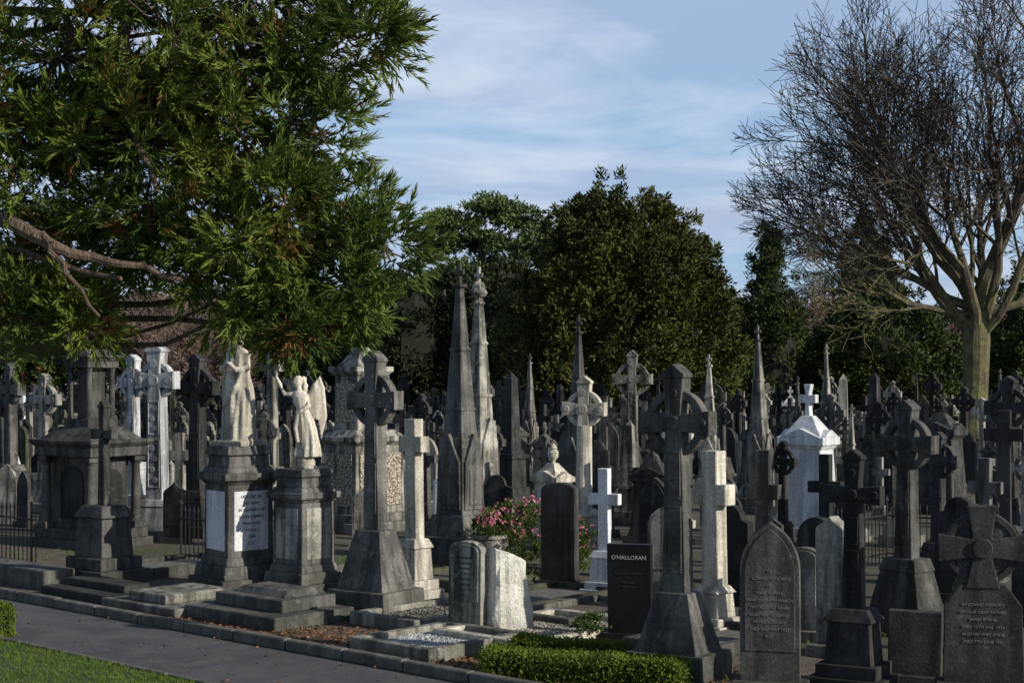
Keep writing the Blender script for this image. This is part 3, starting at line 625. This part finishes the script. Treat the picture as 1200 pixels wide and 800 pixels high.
def crown(name,lobes,ncl,per,cr,size,mat,parent,core=True,up=.3,flat=.7,tm=None,corek=.80,shell=(.80,1.04)):
    lb=np.array(lobes,float); wt=(lb[:,3]*lb[:,5]); wt/=wt.sum(); ci=rng.choice(len(lb),ncl,p=wt)
    d=rng.normal(size=(ncl,3)); d/=np.linalg.norm(d,axis=1,keepdims=True)
    rad=rng.uniform(shell[0],shell[1],ncl)[:,None]; C=lb[ci,:3]+d*lb[ci,3:6]*rad
    crr=cr*rng.uniform(.6,1.3,ncl)
    q=rng.normal(size=(ncl,per,3)); q/=np.linalg.norm(q,axis=2,keepdims=True); q*=rng.uniform(0,1,(ncl,per,1))**.45; q[:,:,2]*=flat
    P=(C[:,None,:]+q*crr[:,None,None]).reshape(-1,3)
    Dr=(q*1.0+d[:,None,:]*.7+np.array([0,0,up])+rng.normal(size=q.shape)*.35).reshape(-1,3)
    keep=P[:,2]>.15
    P=P[keep];Dr=Dr[keep]
    inst(name,tm or LEAF,P,Dr,size*rng.uniform(.6,1.3,len(P)),mat,parent)
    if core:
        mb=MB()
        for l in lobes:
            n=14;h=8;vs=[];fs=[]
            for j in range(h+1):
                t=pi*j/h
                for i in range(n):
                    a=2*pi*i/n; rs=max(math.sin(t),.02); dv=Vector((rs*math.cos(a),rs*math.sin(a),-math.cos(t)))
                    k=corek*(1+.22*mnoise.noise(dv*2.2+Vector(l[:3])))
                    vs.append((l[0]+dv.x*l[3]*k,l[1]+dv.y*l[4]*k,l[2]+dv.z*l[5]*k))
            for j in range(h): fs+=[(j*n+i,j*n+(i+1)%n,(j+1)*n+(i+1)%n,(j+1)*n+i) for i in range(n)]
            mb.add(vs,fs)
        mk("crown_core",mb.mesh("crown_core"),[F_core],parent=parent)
def plume(parent,x,y,prof,nl,lr,ncl_per,per,size,mat,up=.7,cs=.62,core=.74):
    """crown as many plumes over a profile of (z,radius)"""
    zs=[p[0] for p in prof]; rs=[p[1] for p in prof]; C=[];D=[];CR=[]
    for i in range(nl):
        t=random.random(); z=zs[0]+(zs[-1]-zs[0])*t; r=float(np.interp(z,zs,rs))
        if random.random()>r/max(rs)+.15: continue
        a=random.random()*2*pi; rr=r*random.uniform(.80,1.06)*(1+.18*mnoise.noise(Vector((math.cos(a)*1.6,math.sin(a)*1.6,z*.35+x)))); s=lr*random.uniform(.6,1.3)
        dv=np.array([math.cos(a),math.sin(a),.15]); base=np.array([x+math.cos(a)*rr,y+math.sin(a)*rr,z])
        for k in range(ncl_per):
            f=k/max(1,ncl_per-1); C.append(base+np.array([dv[0]*.2*s,dv[1]*.2*s,1.0*s])*(f-.4)*1.3+rng.normal(size=3)*.25*s); D.append(dv+np.array([0,0,up])); CR.append(cs*s*(1.15-.6*f))
    C=np.array(C);D=np.array(D);CR=np.array(CR); n=len(C)
    q=rng.normal(size=(n,per,3)); q/=np.linalg.norm(q,axis=2,keepdims=True); q*=rng.uniform(0,1,(n,per,1))**.5
    P=(C[:,None,:]+q*CR[:,None,None]).reshape(-1,3); Dr=(q*.8+D[:,None,:]*.7+rng.normal(size=q.shape)*.3).reshape(-1,3); k=P[:,2]>.1
    P=P[k];Dr=Dr[k]; inst("foliage",LEAF,P,Dr,size*rng.uniform(.6,1.3,len(P)),mat,parent)
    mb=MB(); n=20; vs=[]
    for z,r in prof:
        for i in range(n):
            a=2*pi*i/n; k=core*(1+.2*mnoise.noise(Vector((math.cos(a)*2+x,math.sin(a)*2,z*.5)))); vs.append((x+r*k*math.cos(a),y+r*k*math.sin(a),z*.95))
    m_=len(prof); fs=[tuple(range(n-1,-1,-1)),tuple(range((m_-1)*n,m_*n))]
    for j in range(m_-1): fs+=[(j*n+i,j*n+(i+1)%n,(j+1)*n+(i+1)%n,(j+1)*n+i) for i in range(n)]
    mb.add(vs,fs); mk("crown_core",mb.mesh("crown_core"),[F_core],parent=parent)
def trunk(parent,x,y,h,r,mat=None,limbs=5):
    mb=MB(); mb.tube([(x,y,0),(x+.1,y,h*.4),(x,y,h)],[r*1.2,r,r*.3],10)
    for i in range(limbs):
        a=random.random()*6.28; z=h*random.uniform(.3,.8); mb.tube([(x,y,z),(x+math.cos(a)*h*.15,y+math.sin(a)*h*.15,z+h*.1),(x+math.cos(a)*h*.3,y+math.sin(a)*h*.3,z+h*.15)],[r*.4,r*.25,r*.08],6)
    mk("trunk",mb.mesh("trunk"),[mat or B_dark],parent=parent)
e=empty("yew_tree")
plume(e,5.35,76,[(.3,4.3),(2,5.4),(4,5.7),(6,5.2),(8,4.4),(9.2,3.5),(10.2,2.6),(11.1,1.6),(11.7,.4)],560,1.0,4,32,.31,F_yew)
trunk(e,5.35,76,8,.5)
def lob(px,py,r,d,ry=None,rz=None):
    k=d/1800; return ((px-600)*k,d+random.uniform(-.15,.15)*r*k*4,3+(440-py)*k,r*k,(ry or r)*k,(rz or r)*k)
e=empty("pine_tree")
crown("crown",[lob(530,262,28,98,rz=13),lob(572,243,30,98,rz=13),lob(612,258,28,98,rz=13),lob(556,283,36,99,rz=12),lob(604,288,32,97,rz=12),lob(516,290,20,98,rz=10),lob(640,272,20,98,rz=11),lob(575,316,40,99,rz=13),lob(540,322,28,98,rz=11)],210,38,.75,.38,F_pine,e,core=True,up=.7,flat=.5,corek=.55)
trunk(e,-2,98,12,.45,limbs=14)
e=empty("conifer_tree")
crown("crown",[lob(480,400,50,88,rz=70),lob(530,390,50,92,rz=65),lob(580,390,45,88,rz=70),lob(560,355,35,92,rz=36),lob(500,350,30,92,rz=40),lob(420,400,50,92,rz=60),lob(460,370,35,90,rz=50),lob(600,350,30,94,rz=40)],400,46,.9,.40,F_dark,e,up=.2)
trunk(e,-4,90,8,.4)
e=empty("yew_tree")
plume(e,19.6,82,[(.3,3.8),(2,4.2),(4,3.8),(5.6,2.7),(6.8,1.4),(7.6,.3)],290,.85,3,28,.31,F_green)
trunk(e,19.4,82,5,.4)
e=empty("cypress_tree")
plume(e,16.7,100,[(.3,2.8),(3,2.7),(6,2.1),(9,1.3),(12.2,.25)],170,.9,3,24,.36,F_green)
trunk(e,16.7,100,8,.35)
e=empty("cypress_tree")
plume(e,27.3,118,[(.3,3.0),(4,3.0),(8,2.5),(12,1.7),(15.2,.3)],200,1.0,3,22,.42,F_dark)
trunk(e,27.3,118,12,.35)
e=empty("evergreen_tree")
plume(e,35.5,105,[(.3,2.6),(4,3.0),(7,2.2),(10.2,.4)],160,1.1,3,22,.40,F_green)
trunk(e,35.5,105,7,.3)
e=empty("evergreen_hedge")
crown("crown",[lob(x,415-(x%3)*6,34,75,rz=36) for x in range(-60,160,34)]+[lob(20,385,36,78,rz=36),lob(65,392,30,78,rz=30),lob(200,420,36,82,rz=36),lob(255,405,40,82,rz=46),lob(310,395,40,84,rz=50),lob(360,390,40,84,rz=50),lob(405,395,40,85,rz=50)],430,44,.75,.40,F_green,e)
e=empty("distant_treeline")
crown("foliage",[((i*5.5)-75+random.uniform(-1,1),150+random.uniform(-6,6),3.2+random.random()*2,3.8,3,4.0+random.random()*1.5) for i in range(28)]+[(x,142,6,5,4,6) for x in (-52,-46,-40,-34,-28,-22,-16)],600,34,1.5,.8,F_dark,e)
# ---------------------------------------------------------------- bare trees
def baretree(seed,base,R,trunkH,r0,nl,counts,env,minr=.012,lowlimbs=(),sides=(10,7,5,3,3,3),wig=.10):
    rd=random.Random(seed); mb=MB()
    cx,cy,cz,ex,ez=env
    def ins(p): return ((p.x-cx)/ex)**2+((p.y-cy)/ex)**2+((p.z-cz)/ez)**2<1
    def branch(p,d,ln,r,lv):
        n=(5,7,5,4,3,2)[lv]; pts=[p.copy()]; rr=[r]; q=p.copy(); dd=d.copy(); endf=.30 if lv<4 else .55
        for i in range(n):
            dd=dd+Vector((rd.gauss(0,1),rd.gauss(0,1),rd.gauss(0,1)))*(wig if lv<3 else wig*1.3)
            dd.z+=(.08 if lv in(1,2) else (.05 if lv>2 else 0)); dd.normalize()
            q=q+dd*ln/n; pts.append(q.copy()); rr.append(max(minr*(.7 if lv>3 else 1),r*(1-(1-endf)*(i+1)/n)))
            if lv>=3 and not ins(q): break
        mb.tube(pts,rr,sides[lv],caps=False)
        if lv>=len(counts): return
        nc=counts[lv]
        for c in range(nc):
            t=.25+.75*(c+rd.random()*.8)/nc; t=min(t,1); k=min(int(t*(len(pts)-1)),len(pts)-2); f=t*(len(pts)-1)-k
            s=pts[k].lerp(pts[k+1],f); ld=(pts[k+1]-pts[k]).normalized()
            ax=ld.orthogonal().normalized(); ax.rotate(Matrix.Rotation(c*2.4+rd.random()*1.2,3,ld))
            ang=math.radians(rd.uniform(22,46)); nd=ld*math.cos(ang)+ax*math.sin(ang)
            if c==nc-1: nd=ld+ax*.2; nd.normalize()
            if not ins(s): continue
            branch(s,nd,ln*rd.uniform(.50,.72)*(1.05-.25*t),max(minr,rr[k]*rd.uniform(.42,.62)),lv+1)
    b=Vector(base); top=b+Vector((.15,0,trunkH))
    mb.tube([b-Vector((0,0,.1)),b+Vector((0,0,.35)),b+Vector((-.05,0,trunkH*.3)),b+Vector((.06,0,trunkH*.55)),b+Vector((.08,0,trunkH*.85)),top+Vector((0,0,.3))],[r0*1.5,r0*1.12,r0*.98,r0*.9,r0*.98,r0*.8],12)
    for i in range(nl):
        a=2*pi*i/nl+rd.uniform(-.3,.3); el=math.radians(rd.choice((42,55,66,78))); 
        d=Vector((math.cos(a)*math.cos(el),math.sin(a)*math.cos(el),math.sin(el)))
        branch(top+Vector((math.cos(a)*r0*.3,math.sin(a)*r0*.3,-rd.random()*.8)),d,R*rd.uniform(.85,1.05),r0*rd.uniform(.34,.5),1)
    for d,ln,r,zz in lowlimbs: branch(b+Vector((0,0,zz)),Vector(d).normalized(),ln,r,1)
    return mb
mb=baretree(11,(16.55,55,0),7.6,5.0,.50,6,(0,7,6,6,5),(16.6,55,10.4,8.7,7.9),.014,lowlimbs=(((-1,-.1,.10),6.0,.15,5.2),((-.8,.3,.28),6.6,.18,5.4),((1,-.2,.25),6,.18,5.2),((-.7,-.4,.6),7.2,.2,5.6),((-.3,0,1),8.8,.28,5.2),((.25,.1,1),9,.3,5.3)),wig=.12)
mk("bare_beech_tree",mb.mesh("bare_beech_tree"),[B_beech]); print("beech faces",len(mb.f))
bt=[baretree(s,(0,0,0),4.8,2.5,.2,5,(0,5,6,5,4),(0,0,7,5,5.5),.030,sides=(6,4,3,3,3,3)) for s in (3,4)]
def addwood(lst,name,mat):
    vs=[];fs=[];o=0
    for x,y,sc,k in lst:
        v=np.array(bt[k].v); a=random.random()*6.28; c,s=math.cos(a),math.sin(a); R=np.array([[c,-s,0],[s,c,0],[0,0,1]]); v=v@R.T*sc+np.array([x,y,0]); vs.append(v); fs+=[tuple(i+o for i in f) for f in bt[k].f]; o+=len(v)
    me=bpy.data.meshes.new(name); me.from_pydata(np.concatenate(vs).tolist(),[],fs); mk(name,me,[mat])
lst=[((px-600)*d/1800,d,sc,random.randint(0,1)) for px,d,sc in [(850,112,.95),(872,122,1.0),(945,115,1.0),(968,120,.95),(1090,112,.85),(1115,118,.8),(1150,115,.9),(1180,118,.9),(1220,115,.9),(180,72,.62),(225,74,.62),(140,76,.66),(270,76,.62),(200,84,.8)]]
addwood(lst,"distant_bare_woodland",B_twig)
mb=MB(); 
for i in range(-14,16): mb.box(i*4.0,109,0,3.99,.5,3.0); mb.box(i*4.0,109,2.99,3.99,.64,.14)
mk("boundary_wall",mb.mesh("boundary_wall"),[M_pale])
# ---------------------------------------------------------------- near sequoia
e=empty("giant_sequoia_tree")
LB=[(-3.6,12.2,5.53,.95),(-2.67,12.0,5.7,.85),(-1.8,12.0,5.6,.72),(-1.3,12.1,5.68,.46),(-3.75,12.4,4.7,.75),(-2.85,12.2,4.85,.75),(-2.05,12.0,4.75,.68),(-1.55,12.0,5.0,.44),(-1.85,11.9,4.25,.6),(-1.3,12.0,4.05,.46),(-1.0,12.1,4.02,.30),(-1.5,12.0,3.72,.42),(-1.62,11.9,3.42,.28),(-1.85,12.0,3.5,.28),(-2.1,12.1,3.80,.45),(-2.5,12.2,4.2,.52),(-3.7,12.3,3.85,.42),(-3.85,12.2,3.48,.32),(-3.4,12.1,3.48,.24),(-2.4,12.2,3.62,.24),(-4.3,12.3,5.2,.9),(-4.2,12.5,4.0,.5),(-3.0,12.4,6.7,1.0),(-1.9,12.2,6.5,.7),(-3.2,12.6,4.2,.40),(-1.12,12.05,5.75,.32),(-2.95,12.3,3.98,.24),(-1.22,12.0,3.62,.2),(-3.3,12.7,5.1,.6),(-2.4,12.6,5.2,.6)]
P=[];Dr=[]; TW=[]
for x,y,z,r in LB:
    nb=int(78*r**1.7)+10                      # bunches of cord-like shoots radiating from branch tips
    bc=rng.normal(size=(nb,3)); bc/=np.linalg.norm(bc,axis=1,keepdims=True); bc*=rng.uniform(.10,1.0,(nb,1))**.55*r
    for c in bc:
        out=c/np.linalg.norm(c)*.8+np.array([.28,-.15,.22]); out/=np.linalg.norm(out); k=rng.integers(9,17); br=rng.uniform(.10,.19)
        d=rng.normal(size=(k,3))*.62+out; d/=np.linalg.norm(d,axis=1,keepdims=True)
        P.append(np.array([x,y,z])+c+d*br*rng.uniform(0,1,(k,1))); Dr.append(d+np.array([0,0,.15])); TW.append((x,y,z,*(np.array([x,y,z])+c)))
P=np.concatenate(P);Dr=np.concatenate(Dr); print("sprays",len(P))
inst("foliage",SPR,P,Dr,.235*rng.uniform(.7,1.35,len(P)),F_seq,e)
mb=MB(); T=Vector((-5.7,13.3,0))
mb.tube([T,T+Vector((0,0,1)),T+Vector((.1,0,5)),T+Vector((.1,0,14))],[.9,.65,.5,.2],16)
def bend(a,b,sag,r0,r1,n=8,js=.02):
    a=Vector(a);b=Vector(b); pts=[];rr=[]
    for i in range(n+1):
        t=i/n; p=a.lerp(b,t); p.z+=sag*math.sin(pi*t); p+=Vector((random.gauss(0,js),random.gauss(0,js),random.gauss(0,js))); pts.append(p); rr.append(r0+(r1-r0)*t)
    mb.tube(pts,rr,7); return pts
for i,(x,y,z,r) in enumerate(LB):
    if i%2: bend((T.x+.1,T.y,z+random.uniform(-.3,1.3)),(x+r*.2,y+.15,z),-.35*random.random(),.045+.02*r,.010,8,.035)
for i,t in enumerate(TW):
    if i%2==0: bend(t[:3],t[3:],-.04,.010,.004,3,.012)
bend((-5.4,12.9,5.2),(-3.55,11.5,4.05),-.05,.08,.055,8,.03); bend((-3.55,11.5,4.05),(-2.5,11.6,3.75),-.05,.05,.018); bend((-5.5,12.9,4.2),(-2.9,11.6,3.72),.05,.045,.018); bend((-3.1,12.1,8),(-3.0,11.9,5.2),0,.07,.045); bend((-3.0,11.9,5.2),(-2.7,11.7,4.4),.0,.045,.02); bend((-3.55,11.5,4.05),(-3.1,11.5,3.45),.02,.03,.01)
mk("trunk_and_limbs",mb.mesh("trunk_and_limbs"),[B_seq],parent=e)
# ---------------------------------------------------------------- small plants, litter
SM=[tuft(4,1,.4,1.1) for _ in range(4)]
def hedge(x0,y0,x1,y1,w_,h,n):
    e=empty("box_hedge"); a=np.array([x0,y0]);b=np.array([x1,y1]); ln=np.linalg.norm(b-a); d=(b-a)/ln; nn=np.array([-d[1],d[0]])
    t=rng.uniform(0,1,n); s=rng.uniform(-.5,.5,n); z=rng.uniform(0.02,1,n); side=rng.integers(0,5,n)
    z=np.where(side<=1,1+rng.normal(size=n)*.07,z); s=np.where(side==2,-.5+rng.normal(size=n)*.05,s); s=np.where(side==3,.5+rng.normal(size=n)*.05,s)
    t=np.where(side==4,np.where(rng.uniform(size=n)<.5,0,1)+rng.normal(size=n)*.02,t)
    wob=np.array([.08*mnoise.noise(Vector((q*ln*3,h*9,1))) for q in t]); z=z*(1+wob*2); s=s*(1+wob*2)
    xy=a+np.outer(t*ln,d)+np.outer(s*w_,nn); P=np.column_stack([xy,z*h]); D=rng.normal(size=(n,3))*.6+np.where((side<=1)[:,None],np.array([0,0,1.]),np.column_stack([nn[0]*np.sign(s),nn[1]*np.sign(s),np.full(n,.3)]))
    inst("foliage",SM,P,D,rng.uniform(.02,.045,n),F_box,e)
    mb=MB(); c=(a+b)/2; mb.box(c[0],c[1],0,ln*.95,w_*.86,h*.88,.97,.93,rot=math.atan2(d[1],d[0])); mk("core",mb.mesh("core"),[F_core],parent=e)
hedge(-.22,15.35,1.62,14.75,.42,.26,9500); hedge(.05,16.2,1.1,15.75,.28,.24,5000); hedge(-6.4,17.9,-5.85,17.5,.4,.35,5000)
def bush(name,x,y,z,rx,rz,n,mat,flower=0,fz=.045):
    e=empty(name); lobes=[(x+random.uniform(-.5,.5)*rx,y+random.uniform(-.4,.4)*rx,z+rz*random.uniform(.3,.6),rx*.55,rx*.5,rz*.55) for _ in range(5)]
    crown("foliage",lobes,n//30,30,.10,.06,mat,e,core=False)
    if flower:
        d=rng.normal(size=(flower,3)); d/=np.linalg.norm(d,axis=1,keepdims=True); d[:,2]=abs(d[:,2]); lb=np.array(lobes)[rng.integers(0,5,flower)]
        P=lb[:,:3]+d*lb[:,3:6]*1.12; inst("flowers",[tuft(6,1,.7,1.4)],P,d,rng.uniform(.6,1.2,flower)*fz,F_pink,e)
bush("flowering_shrub",.30,23.6,0,.75,1.05,4200,F_shrub,220,.042); bush("flowering_shrub",1.0,22.6,0,.45,.85,2000,F_shrub,90,.040); bush("flowering_shrub",-.35,23.3,.5,.36,.42,1300,F_shrub,110,.040)
bush("leafy_plant",.85,17.1,.05,.22,.28,500,F_shrub); bush("leafy_plant",.1,21.9,0,.3,.3,600,F_shrub)
mb=MB(); mb.lathe(0,0,0,[(.16,0),(.17,.05),(.07,.1),(.07,.2),(.22,.36),(.25,.52),(.28,.55),(.27,.60),(.2,.58)],18); place("stone_planter_urn",mb,-.35,23.3,0,M_lime,0)
GB=[tuft(5,1,.10,.35) for _ in range(4)]
n=16000; u=rng.uniform(-3.5,8,n); v=-1.87-rng.uniform(0,1,n)**1.3*3.6; P=np.column_stack([KP.x+U.x*u+V.x*v,KP.y+U.y*u+V.y*v,np.full(n,.02)]); k=P[:,1]>14.2; P=P[k]
inst("lawn_grass",GB,P,np.column_stack([rng.normal(size=(len(P),2))*.35,np.ones(len(P))]),rng.uniform(.03,.06,len(P)),F_grass)
n=5000; u=rng.uniform(-6,14,n); v=rng.uniform(.9,7,n); P=np.column_stack([KP.x+U.x*u+V.x*v,KP.y+U.y*u+V.y*v,np.full(n,.01)])
cl=np.array([mnoise.noise(Vector((p[0]*.6,p[1]*.6,3))) for p in P])>.12; P=P[cl]
inst("grass_tufts",GB,P,np.column_stack([rng.normal(size=(len(P),2))*.4,np.ones(len(P))]),rng.uniform(.04,.10,len(P)),F_grass)
LF=[(np.array([(0,0,0),(.5,.3,.08),(1,0,0),(.5,-.3,.1)]),np.array([(0,1,2,3)]))]
n=6000; u=rng.uniform(3,11,n); v=rng.uniform(.1,3.2,n)*rng.uniform(.1,1,n); P=np.column_stack([KP.x+U.x*u+V.x*v,KP.y+U.y*u+V.y*v,rng.uniform(.012,.03,n)])
inst("fallen_leaves",LF,P,rng.normal(size=(n,3))*np.array([1,1,.15]),rng.uniform(.03,.06,n),F_leaf)
n=420; u=rng.uniform(-3,11,n); v=-rng.uniform(0.1,1,n)**1.6*2.6; P=np.column_stack([KP.x+U.x*u+V.x*v,KP.y+U.y*u+V.y*v,rng.uniform(.010,.02,n)])
inst("fallen_leaves",LF,P,rng.normal(size=(n,3))*np.array([1,1,.15]),rng.uniform(.02,.05,n),F_leaf)
ICO=(np.array([(1,0,0),(-1,0,0),(0,1,0),(0,-1,0),(0,0,.7),(0,0,-.7)]),np.array([(0,2,4),(2,1,4),(1,3,4),(3,0,4),(2,0,5),(1,2,5),(3,1,5),(0,3,5)]))
def pebbles(X,Y,su,sv,z,n,mat):
    u0,v0=uv(X,Y); u=u0+rng.uniform(-.46,.46,n)*su; v=v0+rng.uniform(-.46,.46,n)*sv
    P=np.column_stack([KP.x+U.x*u+V.x*v,KP.y+U.y*u+V.y*v,np.full(n,z)]); inst("gravel",[ICO],P,rng.normal(size=(n,3)),rng.uniform(.012,.026,n),mat)
pebbles(-.8,16.9,1.1,1.4,.085,2500,M_white); pebbles(.35,17.6,1.3,2.0,.085,3500,M_pale); pebbles(-.9,18.9,1,1.8,.085,1500,M_lime)
# ---------------------------------------------------------------- railings
def railing(x0,y0,x1,y1,h,gold=False):
    mb=MB(); a=Vector((x0,y0)); b=Vector((x1,y1)); ln=(b-a).length; n=int(ln/.11)
    for i in range(n+1):
        p=a.lerp(b,i/n); big=i%8==0; r=.018 if big else .009; hh=h*(1.12 if big else 1)
        mb.cyl(p.x,p.y,0,r,r,hh,6); mb.cyl(p.x,p.y,hh-.003,r*2.0,.001,.09,6,m=1 if (gold and big) else 0)
    for z in (h*.18,h*.85): mb.tube([(a.x,a.y,z),(b.x,b.y,z)],[.014,.014],5)
    return mk("iron_railing",mb.mesh("iron_railing"),[M_iron,M_gold])
railing(-5.3,24.6,-4.2,23.6,.85); railing(-4.2,23.6,-3.6,24.4,.85); railing(-7.9,23.6,-7.1,22.9,1.0,True); railing(6.0,24.6,7.4,23.4,.9); railing(4.9,23.4,6.0,24.6,.9); railing(-8.6,24.4,-7.9,23.6,1.0,True)
print("mid stones",nmid,"far faces",len(far.f))
